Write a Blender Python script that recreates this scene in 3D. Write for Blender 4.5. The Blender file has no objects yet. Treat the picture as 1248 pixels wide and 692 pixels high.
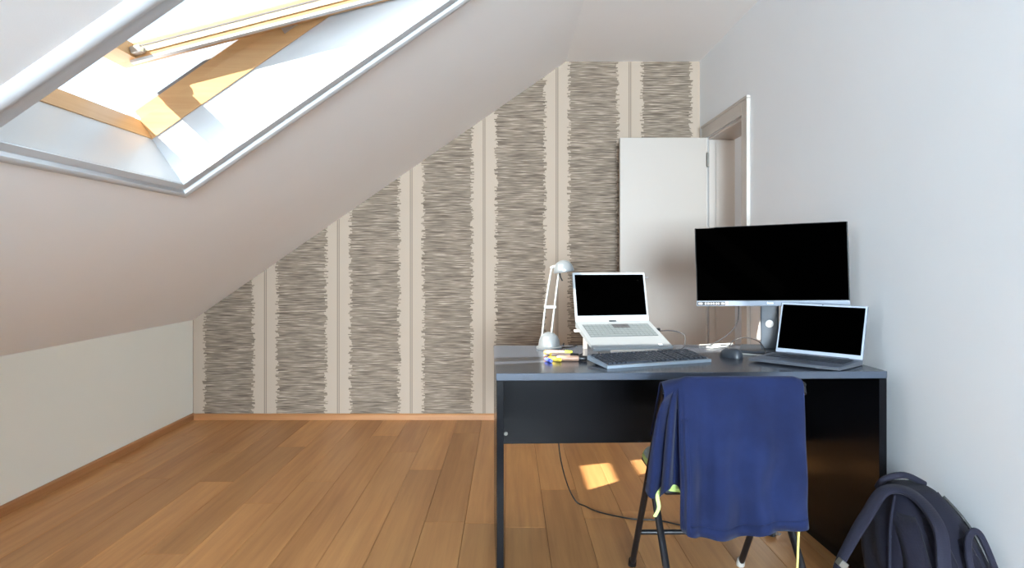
import bpy, bmesh, math, random
from mathutils import Vector, Matrix

# ---------------------------------------------------------------- camera, sky, sun, exposure
scene = bpy.context.scene
COL = scene.collection
R = math.radians

cam_data = bpy.data.cameras.new('camera')
cam_data.sensor_width = 36.0
cam_data.lens = 36.0 * 805.0 / 1248.0
cam_data.shift_x = 4.0 / 1248.0
cam_data.shift_y = -29.0 / 1248.0
cam_data.clip_start = 0.02
cam = bpy.data.objects.new('camera', cam_data)
cam.location = (0, 0, 1.157)
cam.rotation_euler = (R(90), 0, 0)
COL.objects.link(cam)
scene.camera = cam

world = bpy.data.worlds.new('sky')
scene.world = world
world.use_nodes = True
wbg = world.node_tree.nodes['Background']
wbg.inputs['Color'].default_value = (0.74, 0.88, 1.0, 1)
wbg.inputs['Strength'].default_value = 1.6

SUN_DIR = Vector((0.60, 0.452, -0.56)).normalized()
sun_data = bpy.data.lights.new('sun', 'SUN')
sun_data.energy = 17.0
sun_data.color = (1.0, 0.94, 0.85)
sun_data.angle = R(0.6)
sun = bpy.data.objects.new('sun', sun_data)
sun.rotation_euler = SUN_DIR.to_track_quat('-Z', 'Y').to_euler()
sun.location = (-4, -3, 6)
COL.objects.link(sun)

# added fill light at an invented window behind the camera
fill_data = bpy.data.lights.new('rear_fill_light', 'AREA')
fill_data.shape = 'RECTANGLE'
fill_data.size, fill_data.size_y = 2.2, 2.0
fill_data.energy = 2250.0
fill_data.color = (0.77, 0.89, 1.0)
fill_lamp = bpy.data.objects.new('rear_fill_light', fill_data)
fill_lamp.location = (0.1, -7.16, 1.30)
fill_lamp.rotation_euler = (R(90), 0, 0)
COL.objects.link(fill_lamp)

vs = scene.view_settings
vs.view_transform = 'Standard'
vs.look = 'None'
vs.gamma = 1.0
vs.use_curve_mapping = False
vs.exposure = 0.15
scene.cycles.use_denoising = True
scene.cycles.max_bounces = 14
scene.cycles.diffuse_bounces = 10
scene.cycles.sample_clamp_indirect = 8.0

# room measures (metres)
XL, XR, YB, YN = -2.296, 1.389, 4.80, -7.00      # knee wall, right wall, papered wall, wall behind the camera
KNEE, CEIL, XBREAK = 0.722, 2.60, 0.417
ALPHA = math.atan2(CEIL - KNEE, XBREAK - XL)
CA, SA = math.cos(ALPHA), math.sin(ALPHA)


def roof(u, y, n):
    """point on the roof slope: u metres up from the knee wall, n metres outward"""
    return Vector((XL + u * CA - n * SA, y, KNEE + u * SA + n * CA))


# ---------------------------------------------------------------- node helpers
class NT:
    def __init__(self, m):
        self.t = m.node_tree

    def n(self, kind, **kw):
        nd = self.t.nodes.new(kind)
        for k, v in kw.items():
            setattr(nd, k, v)
        return nd

    def link(self, a, b):
        self.t.links.new(a, b)

    def math(self, op, a, b=None, c=None):
        nd = self.n('ShaderNodeMath', operation=op)
        for i, v in enumerate((a, b, c)):
            if v is None:
                continue
            if isinstance(v, (int, float)):
                nd.inputs[i].default_value = v
            else:
                self.link(v, nd.inputs[i])
        return nd.outputs[0]

    def mix(self, f, a, b):
        nd = self.n('ShaderNodeMix', data_type='RGBA')
        for i, v in ((0, f), (6, a), (7, b)):
            if isinstance(v, (int, float)):
                nd.inputs[i].default_value = v
            elif isinstance(v, tuple):
                nd.inputs[i].default_value = (*v, 1)
            else:
                self.link(v, nd.inputs[i])
        return nd.outputs[2]

    def vmul(self, v, s, off=None):
        nd = self.n('ShaderNodeVectorMath', operation='MULTIPLY')
        self.link(v, nd.inputs[0])
        nd.inputs[1].default_value = s
        if off is None:
            return nd.outputs[0]
        ad = self.n('ShaderNodeVectorMath', operation='ADD')
        self.link(nd.outputs[0], ad.inputs[0])
        if isinstance(off, tuple):
            ad.inputs[1].default_value = off
        else:
            self.link(off, ad.inputs[1])
        return ad.outputs[0]

    def noise(self, v, scale=1.0, detail=3.0, rough=0.5):
        nd = self.n('ShaderNodeTexNoise')
        self.link(v, nd.inputs['Vector'])
        nd.inputs['Scale'].default_value = scale
        nd.inputs['Detail'].default_value = detail
        nd.inputs['Roughness'].default_value = rough
        return nd.outputs['Fac']

    def ramp(self, f, lo, hi):
        nd = self.n('ShaderNodeMapRange')
        self.link(f, nd.inputs[0])
        nd.inputs[1].default_value = lo
        nd.inputs[2].default_value = hi
        return nd.outputs[0]


def srgb(r, g, b):
    f = lambda c: c / 12.92 if c <= 0.04045 else ((c + 0.055) / 1.055) ** 2.4
    return tuple(f(c / 255.0) for c in (r, g, b))


MATS = {}


def base_mat(name, rough=0.5, metal=0.0, spec=0.5):
    m = bpy.data.materials.new(name)
    m.use_nodes = True
    b = m.node_tree.nodes['Principled BSDF']
    b.inputs['Roughness'].default_value = rough
    b.inputs['Metallic'].default_value = metal
    b.inputs['Specular IOR Level'].default_value = spec
    MATS[name] = m
    return m, NT(m), b


def plain(name, col, rough=0.5, metal=0.0, spec=0.5, var=0.06, scale=30.0, bump=0.0, bscale=None):
    """one colour with a little procedural mottling and, if wanted, fine relief"""
    m, t, b = base_mat(name, rough, metal, spec)
    co = t.n('ShaderNodeTexCoord').outputs['Object']
    f = t.noise(co, scale, 3.0)
    lo = tuple(c * (1 - var) for c in col)
    hi = tuple(min(1.0, c * (1 + var)) for c in col)
    t.link(t.mix(f, lo, hi), b.inputs['Base Color'])
    if bump:
        bp = t.n('ShaderNodeBump')
        bp.inputs['Strength'].default_value = bump
        bp.inputs['Distance'].default_value = 0.002
        t.link(t.noise(co, bscale or scale * 6, 2.0), bp.inputs['Height'])
        t.link(bp.outputs[0], b.inputs['Normal'])
    return m


def wood_mat(name, c0, c1, rough=0.4, axis=1, random_tone=0.0, gscale=1.0):
    m, t, b = base_mat(name, rough, 0.0, 0.4)
    co = t.n('ShaderNodeTexCoord').outputs['Object']
    info = t.n('ShaderNodeObjectInfo')
    rnd = info.outputs['Random']
    comb = t.n('ShaderNodeCombineXYZ')
    for i in range(3):
        t.link(t.math('MULTIPLY', rnd, 37.0 + 11 * i), comb.inputs[i])
    s = [38.0 * gscale] * 3
    s[axis] = 1.6 * gscale
    v = t.vmul(co, tuple(s), comb.outputs[0])
    g = t.noise(v, 1.0, 5.0, 0.62)
    s2 = [7.0 * gscale] * 3
    s2[axis] = 0.7 * gscale
    g2 = t.noise(t.vmul(co, tuple(s2), comb.outputs[0]), 1.0, 3.0, 0.5)
    f = t.math('ADD', t.math('MULTIPLY', t.ramp(g, 0.3, 0.72), 0.5), t.math('MULTIPLY', t.ramp(g2, 0.3, 0.7), 0.5))
    col = t.mix(f, c0, c1)
    if random_tone:
        k = t.math('ADD', t.math('MULTIPLY', rnd, random_tone), 1.0 - random_tone * 0.5)
        hsv = t.n('ShaderNodeHueSaturation')
        t.link(col, hsv.inputs['Color'])
        t.link(k, hsv.inputs['Value'])
        col = hsv.outputs[0]
    t.link(col, b.inputs['Base Color'])
    bp = t.n('ShaderNodeBump')
    bp.inputs['Strength'].default_value = 0.12
    bp.inputs['Distance'].default_value = 0.001
    t.link(g, bp.inputs['Height'])
    t.link(bp.outputs[0], b.inputs['Normal'])
    return m


def wallpaper_mat():
    """cream wallpaper, 53 cm rolls, each with a broad band of fine torn-edged horizontal streaks"""
    m, t, b = base_mat('striped_wallpaper', 0.85, 0.0, 0.15)
    pos = t.n('ShaderNodeNewGeometry').outputs['Position']
    sep = t.n('ShaderNodeSeparateXYZ')
    t.link(pos, sep.inputs[0])
    x, z = sep.outputs[0], sep.outputs[2]
    ph = t.math('DIVIDE', t.math('ADD', x, 1.769 + 5.3), 0.53)
    fr = t.math('FRACT', ph)
    d0 = t.math('SUBTRACT', fr, 0.5)
    d = t.math('MULTIPLY', t.math('ABSOLUTE', d0), 0.53)
    side = t.math('MULTIPLY', t.math('GREATER_THAN', d0, 0.0), 0.37)
    roll = t.math('MULTIPLY', t.math('FLOOR', ph), 1.13)
    # torn edge: every streak ends at its own length
    row = t.math('FLOOR', t.math('DIVIDE', z, 0.0085))
    wn = t.n('ShaderNodeTexWhiteNoise', noise_dimensions='2D')
    cmb = t.n('ShaderNodeCombineXYZ')
    t.link(row, cmb.inputs[0])
    t.link(t.math('ADD', side, roll), cmb.inputs[1])
    t.link(cmb.outputs[0], wn.inputs['Vector'])
    jag = t.math('MULTIPLY', t.math('SUBTRACT', wn.outputs['Value'], 0.5), 0.034)
    inside = t.ramp(t.math('SUBTRACT', t.math('ADD', jag, 0.177), d), -0.001, 0.001)
    v = t.vmul(pos, (7.0, 1.0, 175.0))
    s1 = t.noise(v, 1.0, 1.5, 0.5)
    s2 = t.noise(t.vmul(pos, (14.0, 1.0, 300.0)), 1.0, 2.0, 0.5)
    streak = t.math('ADD', t.math('MULTIPLY', t.ramp(s1, 0.36, 0.64), 0.7), t.math('MULTIPLY', t.ramp(s2, 0.35, 0.65), 0.3))
    dark, mid, lite = srgb(86, 75, 64), srgb(134, 120, 106), srgb(180, 164, 147)
    inner = t.mix(t.ramp(streak, 0.0, 0.6), dark, mid)
    inner = t.mix(t.ramp(streak, 0.72, 1.0), inner, lite)
    creamn = t.noise(t.vmul(pos, (3.0, 1.0, 2.0)), 1.0, 3.0)
    cream = t.mix(creamn, srgb(167, 151, 135), srgb(174, 158, 142))
    col = t.mix(inside, cream, inner)
    e = t.math('ABSOLUTE', t.math('SUBTRACT', t.math('SUBTRACT', 0.265, d), 0.006))
    line = t.ramp(e, 0.0042, 0.0024)
    col = t.mix(t.math('MULTIPLY', line, 0.75), col, srgb(112, 100, 90))
    t.link(col, b.inputs['Base Color'])
    return m


def glass_mat(name, tint=(0.97, 0.99, 0.99)):
    m = bpy.data.materials.new(name)
    m.use_nodes = True
    t = NT(m)
    out = m.node_tree.nodes['Material Output']
    tr = t.n('ShaderNodeBsdfTransparent')
    tr.inputs[0].default_value = (*tint, 1)
    gl = t.n('ShaderNodeBsdfGlossy')
    gl.inputs['Roughness'].default_value = 0.02
    lw = t.n('ShaderNodeLayerWeight')
    lw.inputs[0].default_value = 0.5
    f5 = t.math('POWER', lw.outputs['Facing'], 5.0)
    fr = t.math('ADD', t.math('MULTIPLY', f5, 0.9), 0.03)
    mx = t.n('ShaderNodeMixShader')
    t.link(fr, mx.inputs[0])
    t.link(tr.outputs[0], mx.inputs[1])
    t.link(gl.outputs[0], mx.inputs[2])
    t.link(mx.outputs[0], out.inputs[0])
    MATS[name] = m
    return m


def fabric_mat(name, c0, c1, rough=0.9, weave=900.0, sheen=0.3, fold=6.0):
    m, t, b = base_mat(name, rough, 0.0, 0.15)
    b.inputs['Sheen Weight'].default_value = sheen
    b.inputs['Sheen Roughness'].default_value = 0.5
    co = t.n('ShaderNodeTexCoord').outputs['Object']
    f = t.noise(co, fold, 4.0, 0.6)
    wx = t.n('ShaderNodeTexWave', wave_type='BANDS', bands_direction='X')
    wx.inputs['Scale'].default_value = weave / 6.0
    wx.inputs['Distortion'].default_value = 1.0
    t.link(co, wx.inputs['Vector'])
    wz = t.n('ShaderNodeTexWave', wave_type='BANDS', bands_direction='Z')
    wz.inputs['Scale'].default_value = weave / 6.0
    wz.inputs['Distortion'].default_value = 1.0
    t.link(co, wz.inputs['Vector'])
    w = t.math('MULTIPLY', wx.outputs['Fac'], wz.outputs['Fac'])
    g = t.math('ADD', t.math('MULTIPLY', t.ramp(f, 0.3, 0.7), 0.7), t.math('MULTIPLY', w, 0.3))
    t.link(t.mix(g, c0, c1), b.inputs['Base Color'])
    bp = t.n('ShaderNodeBump')
    bp.inputs['Strength'].default_value = 0.25
    bp.inputs['Distance'].default_value = 0.001
    t.link(w, bp.inputs['Height'])
    t.link(bp.outputs[0], b.inputs['Normal'])
    return m


M_PAPER = wallpaper_mat()
M_WALL = plain('white_wall_paint', srgb(231, 234, 237), 0.75, 0, 0.25, 0.012, 3.0, 0.15, 260.0)
M_CEIL = plain('white_ceiling_paint', srgb(241, 240, 239), 0.85, 0, 0.2, 0.012, 3.0, 0.12, 260.0)
M_KNEE = plain('knee_wall_paint', srgb(238, 238, 228), 0.8, 0, 0.2, 0.012, 3.0, 0.12, 260.0)
M_WHITE = plain('white_lacquer', srgb(192, 184, 176), 0.35, 0, 0.5, 0.01, 8.0)
M_DOOR = plain('door_lacquer', srgb(172, 163, 154), 0.45, 0, 0.4, 0.01, 4.0)
M_TRIM = plain('white_trim', srgb(198, 201, 204), 0.3, 0, 0.5, 0.01, 8.0)
M_OAK = wood_mat('oak_plank', srgb(160, 108, 62), srgb(202, 149, 93), 0.42, 1, 0.32)
M_OAKX = wood_mat('oak_skirting_x', srgb(150, 100, 60), srgb(186, 134, 88), 0.4, 0)
M_OAKY = wood_mat('oak_skirting_y', srgb(150, 100, 60), srgb(186, 134, 88), 0.4, 1)
M_SUBFLOOR = plain('dark_joint', srgb(70, 46, 28), 0.9)
M_PINE = wood_mat('varnished_pine', srgb(188, 140, 90), srgb(216, 178, 128), 0.38, 0, 0.0, 1.2)
M_PINEY = wood_mat('varnished_pine_cross', srgb(188, 140, 90), srgb(216, 178, 128), 0.38, 1, 0.0, 1.2)
M_GLASS = glass_mat('window_glass')
M_ALU = plain('brushed_aluminium', srgb(196, 198, 202), 0.3, 0.9, 0.5, 0.04, 20.0)
M_RAIL = plain('pale_blind_rail', srgb(232, 214, 184), 0.45, 0, 0.5, 0.02, 15.0)
M_GASKET = plain('grey_gasket', srgb(110, 108, 108), 0.6)
M_ZINC = plain('grey_roof_cladding', srgb(120, 124, 130), 0.5, 0.3)
M_DESK = plain('shaded_laminate', srgb(12, 12, 15), 0.20, 0, 0.12, 0.10, 60.0)  # panel tone of the desk laminate, shade put into the colour
M_DESKT = plain('lit_laminate_top', srgb(64, 70, 81), 0.20, 0, 0.28, 0.05, 60.0)  # same laminate, lightened in colour where the top catches light
M_BLACKM = plain('black_painted_steel', srgb(22, 22, 26), 0.32, 0.0, 0.55, 0.08, 40.0)
M_BLACKP = plain('black_plastic', srgb(20, 20, 22), 0.42, 0, 0.45, 0.06, 60.0)
M_SCREEN = plain('dark_screen', (0.0001, 0.0001, 0.0001), 0.9, 0, 0.0, 0.0, 10.0)
M_SILVER = plain('silver_plastic', srgb(122, 126, 129), 0.42, 0.1, 0.5, 0.02, 20.0)
M_SILVERK = plain('silver_key', srgb(90, 96, 98), 0.5, 0.0, 0.4, 0.03, 40.0)
M_KEYWELL = plain('key_well_grey', srgb(70, 74, 78), 0.6, 0.0, 0.4, 0.03, 40.0)
M_DARKKEY = plain('shaded_key', srgb(60, 60, 62), 0.5, 0.0, 0.4, 0.03, 40.0)  # darker copy of the silver key, shade put into its colour
M_SILVERB = plain('silver_bezel', srgb(146, 150, 154), 0.4, 0.1)
M_GREYL = plain('graphite_laptop_shell', srgb(120, 126, 136), 0.32, 0.7, 0.5, 0.03, 20.0)
M_BEZEL = plain('grey_screen_bezel', srgb(168, 178, 192), 0.4, 0.2, 0.5, 0.02, 20.0)
M_PALM = plain('blue_grey_palm_rest', srgb(84, 92, 106), 0.4)
M_KEY = plain('dark_key', srgb(42, 47, 56), 0.42, 0, 0.5, 0.05, 60.0)
M_KCASE = plain('blue_grey_keyboard_case', srgb(126, 137, 148), 0.4)
M_KBODY = plain('dark_keyboard_body', srgb(48, 54, 62), 0.35, 0, 0.5, 0.05, 60.0)
M_LAMP = plain('lamp_white_metal', srgb(160, 160, 154), 0.35, 0.1, 0.5, 0.02, 30.0)
M_LAMPS = plain('lamp_silver', srgb(122, 126, 129), 0.28, 0.45, 0.5, 0.02, 30.0)
M_SHIRT = fabric_mat('navy_linen', srgb(14, 21, 48), srgb(23, 34, 70), 0.9, 1100.0, 0.06)
M_BAG = fabric_mat('navy_nylon', srgb(18, 18, 28), srgb(28, 28, 42), 0.65, 700.0, 0.03)
M_BAGM = fabric_mat('dark_mesh', srgb(16, 15, 24), srgb(26, 25, 38), 0.85, 300.0, 0.03)
M_BAGL = fabric_mat('slate_webbing', srgb(22, 22, 33), srgb(34, 34, 48), 0.7, 500.0, 0.04)
M_CUSH = fabric_mat('grey_teal_cushion', srgb(138, 152, 148), srgb(172, 184, 178), 0.8, 500.0, 0.2)
M_LIME = fabric_mat('lime_binding', srgb(176, 204, 112), srgb(206, 228, 150), 0.8, 500.0, 0.1)
M_YSTR = plain('yellow_cord', srgb(206, 192, 110), 0.7)
M_CABLEB = plain('black_cable', srgb(18, 17, 17), 0.5)
M_CABLEG = plain('grey_cable', srgb(48, 46, 48), 0.5)
M_CABLEW = plain('white_cable', srgb(186, 186, 182), 0.45)
M_HINGE = plain('grey_hinge_steel', srgb(120, 118, 112), 0.4, 0.6)
M_TAPE = plain('silver_tape', srgb(196, 194, 188), 0.4, 0.2, 0.5, 0.25, 120.0)
M_PRINT = plain('white_print', srgb(220, 222, 226), 0.6)


# ---------------------------------------------------------------- mesh helpers
class MB:
    def __init__(self):
        self.v, self.f = [], []

    def add(self, verts, faces):
        o = len(self.v)
        self.v += [Vector(p) for p in verts]
        self.f += [tuple(i + o for i in q) for q in faces]
        return self

    def box(self, x0, x1, y0, y1, z0, z1, mat=None):
        p = [Vector((x, y, z)) for x in (x0, x1) for y in (y0, y1) for z in (z0, z1)]
        if mat:
            p = [mat @ q for q in p]
        return self.add(p, [(0, 1, 3, 2), (4, 6, 7, 5), (0, 4, 5, 1), (2, 3, 7, 6), (0, 2, 6, 4), (1, 5, 7, 3)])

    def bbox(self, x0, x1, y0, y1, z0, z1, bev=0.003, seg=2, mat=None):
        bm = bmesh.new()
        c = Vector(((x0 + x1) / 2, (y0 + y1) / 2, (z0 + z1) / 2))
        s = Matrix.Diagonal((x1 - x0, y1 - y0, z1 - z0, 1))
        bmesh.ops.create_cube(bm, size=1.0, matrix=Matrix.Translation(c) @ s)
        bmesh.ops.bevel(bm, geom=list(bm.edges), offset=bev, segments=seg, affect='EDGES', profile=0.5)
        bm.verts.index_update()
        vs_ = [(mat @ q.co) if mat else q.co.copy() for q in bm.verts]
        fs_ = [tuple(q.index for q in f.verts) for f in bm.faces]
        bm.free()
        return self.add(vs_, fs_)

    def roofbox(self, u0, u1, y0, y1, n0, n1):
        p = [roof(u, y, n) for u in (u0, u1) for y in (y0, y1) for n in (n0, n1)]
        return self.add(p, [(0, 1, 3, 2), (4, 6, 7, 5), (0, 4, 5, 1), (2, 3, 7, 6), (0, 2, 6, 4), (1, 5, 7, 3)])

    def hexa(self, p):
        return self.add(p, [(0, 1, 3, 2), (4, 6, 7, 5), (0, 4, 5, 1), (2, 3, 7, 6), (0, 2, 6, 4), (1, 5, 7, 3)])

    def prism(self, poly, axis, a0, a1):
        """extrude a 2-D polygon along an axis (0: poly is y,z; 1: x,z; 2: x,y)"""
        def mk(p, a):
            q = list(p)
            q.insert(axis, a)
            return q
        n = len(poly)
        vs_ = [mk(p, a0) for p in poly] + [mk(p, a1) for p in poly]
        fs_ = [tuple(range(n - 1, -1, -1)), tuple(range(n, 2 * n))]
        fs_ += [(i, (i + 1) % n, n + (i + 1) % n, n + i) for i in range(n)]
        return self.add(vs_, fs_)

    def lathe(self, prof, seg=28, mat=None):
        vs_, fs_ = [], []
        for r, z in prof:
            for k in range(seg):
                a = 2 * math.pi * k / seg
                vs_.append(Vector((r * math.cos(a), r * math.sin(a), z)))
        n = len(prof)
        for i in range(n - 1):
            for k in range(seg):
                k2 = (k + 1) % seg
                fs_.append((i * seg + k, i * seg + k2, (i + 1) * seg + k2, (i + 1) * seg + k))
        fs_.append(tuple(range(seg - 1, -1, -1)))
        fs_.append(tuple(range((n - 1) * seg, n * seg)))
        if mat:
            vs_ = [mat @ q for q in vs_]
        return self.add(vs_, fs_)

    def sweep(self, path, section, up=Vector((0, 0, 1)), close=True, scale=None):
        """sweep a 2-D section (a along side, b along local up) down a path"""
        path = [Vector(p) for p in path]
        n, m = len(path), len(section)
        vs_, fs_ = [], []
        prev = None
        for i, p in enumerate(path):
            t = (path[min(i + 1, n - 1)] - path[max(i - 1, 0)]).normalized()
            u = prev if prev is not None else Vector(up)
            u = u - t * u.dot(t)
            if u.length < 1e-5:
                u = t.orthogonal()
            u.normalize()
            prev = u
            s = t.cross(u)
            k = scale[i] if scale else 1.0
            for a, b in section:
                vs_.append(p + s * a * k + u * b * k)
        for i in range(n - 1):
            for j in range(m):
                j2 = (j + 1) % m
                fs_.append((i * m + j, i * m + j2, (i + 1) * m + j2, (i + 1) * m + j))
        if close:
            fs_.append(tuple(range(m - 1, -1, -1)))
            fs_.append(tuple(range((n - 1) * m, n * m)))
        return self.add(vs_, fs_)

    def tube(self, path, r, seg=10, scale=None):
        sec = [(r * math.cos(2 * math.pi * k / seg), r * math.sin(2 * math.pi * k / seg)) for k in range(seg)]
        t = (Vector(path[1]) - Vector(path[0])).normalized()
        up = Vector((0, 0, 1)) if abs(t.z) < 0.9 else Vector((0, 1, 0))
        return self.sweep(path, sec, up, True, scale)

    def build(self, name, mat, parent=None, smooth=False, kind=None):
        me = bpy.data.meshes.new(name)
        me.from_pydata([tuple(p) for p in self.v], [], self.f)
        bm = bmesh.new()
        bm.from_mesh(me)
        bmesh.ops.recalc_face_normals(bm, faces=bm.faces)
        bm.to_mesh(me)
        bm.free()
        me.materials.append(mat)
        if smooth:
            me.polygons.foreach_set('use_smooth', [True] * len(me.polygons))
            try:
                me.set_sharp_from_angle(angle=R(40))
            except Exception:
                pass
        me.update()
        o = bpy.data.objects.new(name, me)
        COL.objects.link(o)
        if parent:
            o.parent = parent
        if kind:
            o['kind'] = kind
        return o


def smooth_path(pts, sub=8):
    pts = [Vector(p) for p in pts]
    out = []
    n = len(pts)
    for i in range(n - 1):
        p0, p1, p2, p3 = pts[max(i - 1, 0)], pts[i], pts[i + 1], pts[min(i + 2, n - 1)]
        for k in range(sub):
            t = k / sub
            out.append(0.5 * ((2 * p1) + (p2 - p0) * t + (2 * p0 - 5 * p1 + 4 * p2 - p3) * t * t + (3 * p1 - p0 - 3 * p2 + p3) * t ** 3))
    out.append(pts[-1])
    return out


def tag(o, label, cat, group=None):
    o['label'] = label
    o['category'] = cat
    if group:
        o['group'] = group
    return o


def thing(name, label, cat, loc=(0, 0, 0), rot=(0, 0, 0), group=None):
    o = bpy.data.objects.new(name, None)
    COL.objects.link(o)
    o.location = loc
    o.rotation_euler = rot
    o.empty_display_size = 0.1
    return tag(o, label, cat, group)


def struct_root(name, loc=(0, 0, 0)):
    o = bpy.data.objects.new(name, None)
    COL.objects.link(o)
    o.location = loc
    o['kind'] = 'structure'
    return o


def struct(name, mb, mat, smooth=False):
    return mb.build(name, mat, None, smooth, 'structure')


# ================================================================ THE ROOM
# ---- floor: sub-floor with oak planks running towards the papered wall
floor = struct('floor', MB().box(XL, XR, YN, YB, -0.10, -0.016), M_SUBFLOOR)
PW, X0 = 0.1777, -0.0165
random.seed(11)
plank_meshes = {}


def plank(x0, x1, y0, y1):
    key = (round(x1 - x0, 4), round(y1 - y0, 3))
    if key not in plank_meshes:
        w, l = (x1 - x0) / 2, (y1 - y0) / 2
        g, b = 0.0006, 0.0015
        mb = MB()
        lo = [(-w + g, -l + g, -0.016), (w - g, -l + g, -0.016), (w - g, l - g, -0.016), (-w + g, l - g, -0.016)]
        mi = [(x, y, -b) for x, y, _ in lo]
        hi = [(-w + g + b, -l + g + b, 0), (w - g - b, -l + g + b, 0), (w - g - b, l - g - b, 0), (-w + g + b, l - g - b, 0)]
        fs_ = [(3, 2, 1, 0), (8, 9, 10, 11)]
        for k in range(4):
            k2 = (k + 1) % 4
            fs_ += [(k, k2, 4 + k2, 4 + k), (4 + k, 4 + k2, 8 + k2, 8 + k)]
        mb.add(lo + mi + hi, fs_)
        o = mb.build('plank', M_OAK, floor)
        plank_meshes[key] = o.data
    else:
        o = bpy.data.objects.new('plank', plank_meshes[key])
        COL.objects.link(o)
        o.parent = floor
    o.location = ((x0 + x1) / 2, (y0 + y1) / 2, 0)


fixed_joints = {-4: 3.98, -3: 3.65, -2: 4.42, 0: 2.86, 1: 3.33, -6: 3.46, -8: 4.1}
k = math.floor((XL - X0) / PW)
while X0 + k * PW < XR - 0.002:
    xa, xb = max(XL, X0 + k * PW), min(XR, X0 + (k + 1) * PW)
    L = 2.0
    j = fixed_joints.get(k, YB - random.uniform(0.3, 1.9))
    cuts = [YB, j]
    while cuts[-1] > YN:
        cuts.append(max(YN, round(cuts[-1] - random.choice((1.5, 1.8, 2.0, 2.2)), 3)))
    if xb - xa > 0.01:
        for a, b in zip(cuts[1:], cuts[:-1]):
            if a < b - 0.05:
                plank(xa, xb, a, b)
    k += 1

# ---- floor covering added unseen behind the camera to cut the warm bounce
rg = thing('added_rug', 'plain grey rug added unseen at the rear to dull the bounce off the planks', 'added_rug', (-0.3, -2.75, 0.001))
MB().bbox(-1.6, 1.5, -3.6, 3.6, 0.0, 0.009, 0.003, 1).build('pile', plain('added_rug_grey', srgb(112, 114, 118), 0.95, 0, 0.1, 0.06, 80.0), rg)
hmr = MB()
for xa, xb, ya, yb in ((-1.62, 1.52, -3.62, -3.6), (-1.62, 1.52, 3.6, 3.62), (-1.62, -1.6, -3.6, 3.6), (1.5, 1.52, -3.6, 3.6)):
    hmr.box(xa, xb, ya, yb, 0.0, 0.010)
hmr.build('binding', plain('grey_binding', srgb(92, 94, 98), 0.9), rg)

# ---- walls
TH = 0.181
GABLE = [(XL - 0.15, -0.1), (XR + TH, -0.1), (XR + TH, CEIL + 0.25), (XBREAK, CEIL + 0.25), (XL - 0.15, KNEE + 0.15)]
struct('wall_back', MB().prism(GABLE, 1, YB, YB + 0.15), M_PAPER)
struct('wall_left', MB().box(XL - 0.20, XL, YN - 0.15, YB, -0.1, KNEE), M_KNEE)
DY0, DY1, DZ = 3.895, 4.60, 2.012
wr = MB()
wr.box(XR, XR + TH, YN - 0.15, DY0, -0.1, CEIL + 0.2)
wr.box(XR, XR + TH, DY1, YB, -0.1, CEIL + 0.2)
wr.box(XR, XR + TH, DY0, DY1, DZ, CEIL + 0.2)
struct('wall_right', wr, M_WALL)
struct('ceiling', MB().box(XBREAK, XR, YN - 0.15, YB, CEIL, CEIL + 0.3), M_CEIL)

# ---- roof slope with the skylight hole
U0, U1, SY0, SY1 = 1.279, 2.64, 1.565, 2.520
ND, NF = 0.2045, 0.335           # depth of the white lining, outer face of the pine frame
HB = 0.05
UEND = (XBREAK - XL) / CA + 0.2
sl = MB()
sl.roofbox(-0.0, U0 - HB, YN - 0.15, YB, 0, NF)
sl.roofbox(U1 + HB, UEND, YN - 0.15, YB, 0, NF)
sl.roofbox(U0 - HB, U1 + HB, YN - 0.15, SY0 - HB, 0, NF)
sl.roofbox(U0 - HB, U1 + HB, SY1 + HB, YB, 0, NF)
# clip the top end at the flat ceiling
struct('ceiling_slope', sl, M_CEIL)

# ---- wall behind the camera, with a window added to house the fill light
WX0, WX1, WZ0, WZ1 = -1.0, 1.2, 0.30, 2.30
wn = MB()
wn.box(XL - 0.15, WX0, YN - 0.15, YN, -0.1, CEIL + 0.3)
wn.box(WX1, XR + TH, YN - 0.15, YN, -0.1, CEIL + 0.3)
wn.box(WX0, WX1, YN - 0.15, YN, -0.1, WZ0)
wn.box(WX0, WX1, YN - 0.15, YN, WZ1, CEIL + 0.3)
struct('wall_near', wn, M_WALL)
# partition added unseen behind the camera to shade the near slope from the rear fill
struct('shade_partition', MB().box(XL, -0.95, -1.00, -0.90, 0.012, KNEE + 0.05).prism([(XL, KNEE + 0.05), (-0.95, KNEE + 0.05), (-0.95, KNEE + (-0.95 - XL) * SA / CA), (XL, KNEE + 0.052)], 1, -1.00, -0.90), M_WALL)
w2 = struct_root('added_window', (0, 0, 0))  # invented window, stands in front of the rear fill light
MB().box(WX0 + 0.05, WX1 - 0.05, YN - 0.10, YN - 0.09, WZ0 + 0.05, WZ1 - 0.05).build('pane', M_GLASS, w2)
fr = MB()
fr.bbox(WX0, WX0 + 0.06, YN - 0.13, YN - 0.06, WZ0, WZ1)
fr.bbox(WX1 - 0.06, WX1, YN - 0.13, YN - 0.06, WZ0, WZ1)
fr.bbox(WX0 + 0.06, WX1 - 0.06, YN - 0.13, YN - 0.06, WZ0, WZ0 + 0.06)
fr.bbox(WX0 + 0.06, WX1 - 0.06, YN - 0.13, YN - 0.06, WZ1 - 0.06, WZ1)
fr.bbox(0.17, 0.23, YN - 0.13, YN - 0.06, WZ0 + 0.06, WZ1 - 0.06)
fr.build('window_frame', M_WHITE, w2)
MB().bbox(WX0 - 0.03, WX1 + 0.03, YN - 0.05, YN + 0.10, WZ0 - 0.03, WZ0).build('window_sill', M_WHITE, w2)


def portal(name, mat4, sx, sy):
    a = bpy.data.lights.new(name, 'AREA')
    a.shape = 'RECTANGLE'
    a.size, a.size_y = sx, sy
    a.cycles.is_portal = True
    o = bpy.data.objects.new(name, a)
    o.matrix_world = mat4
    COL.objects.link(o)


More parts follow.
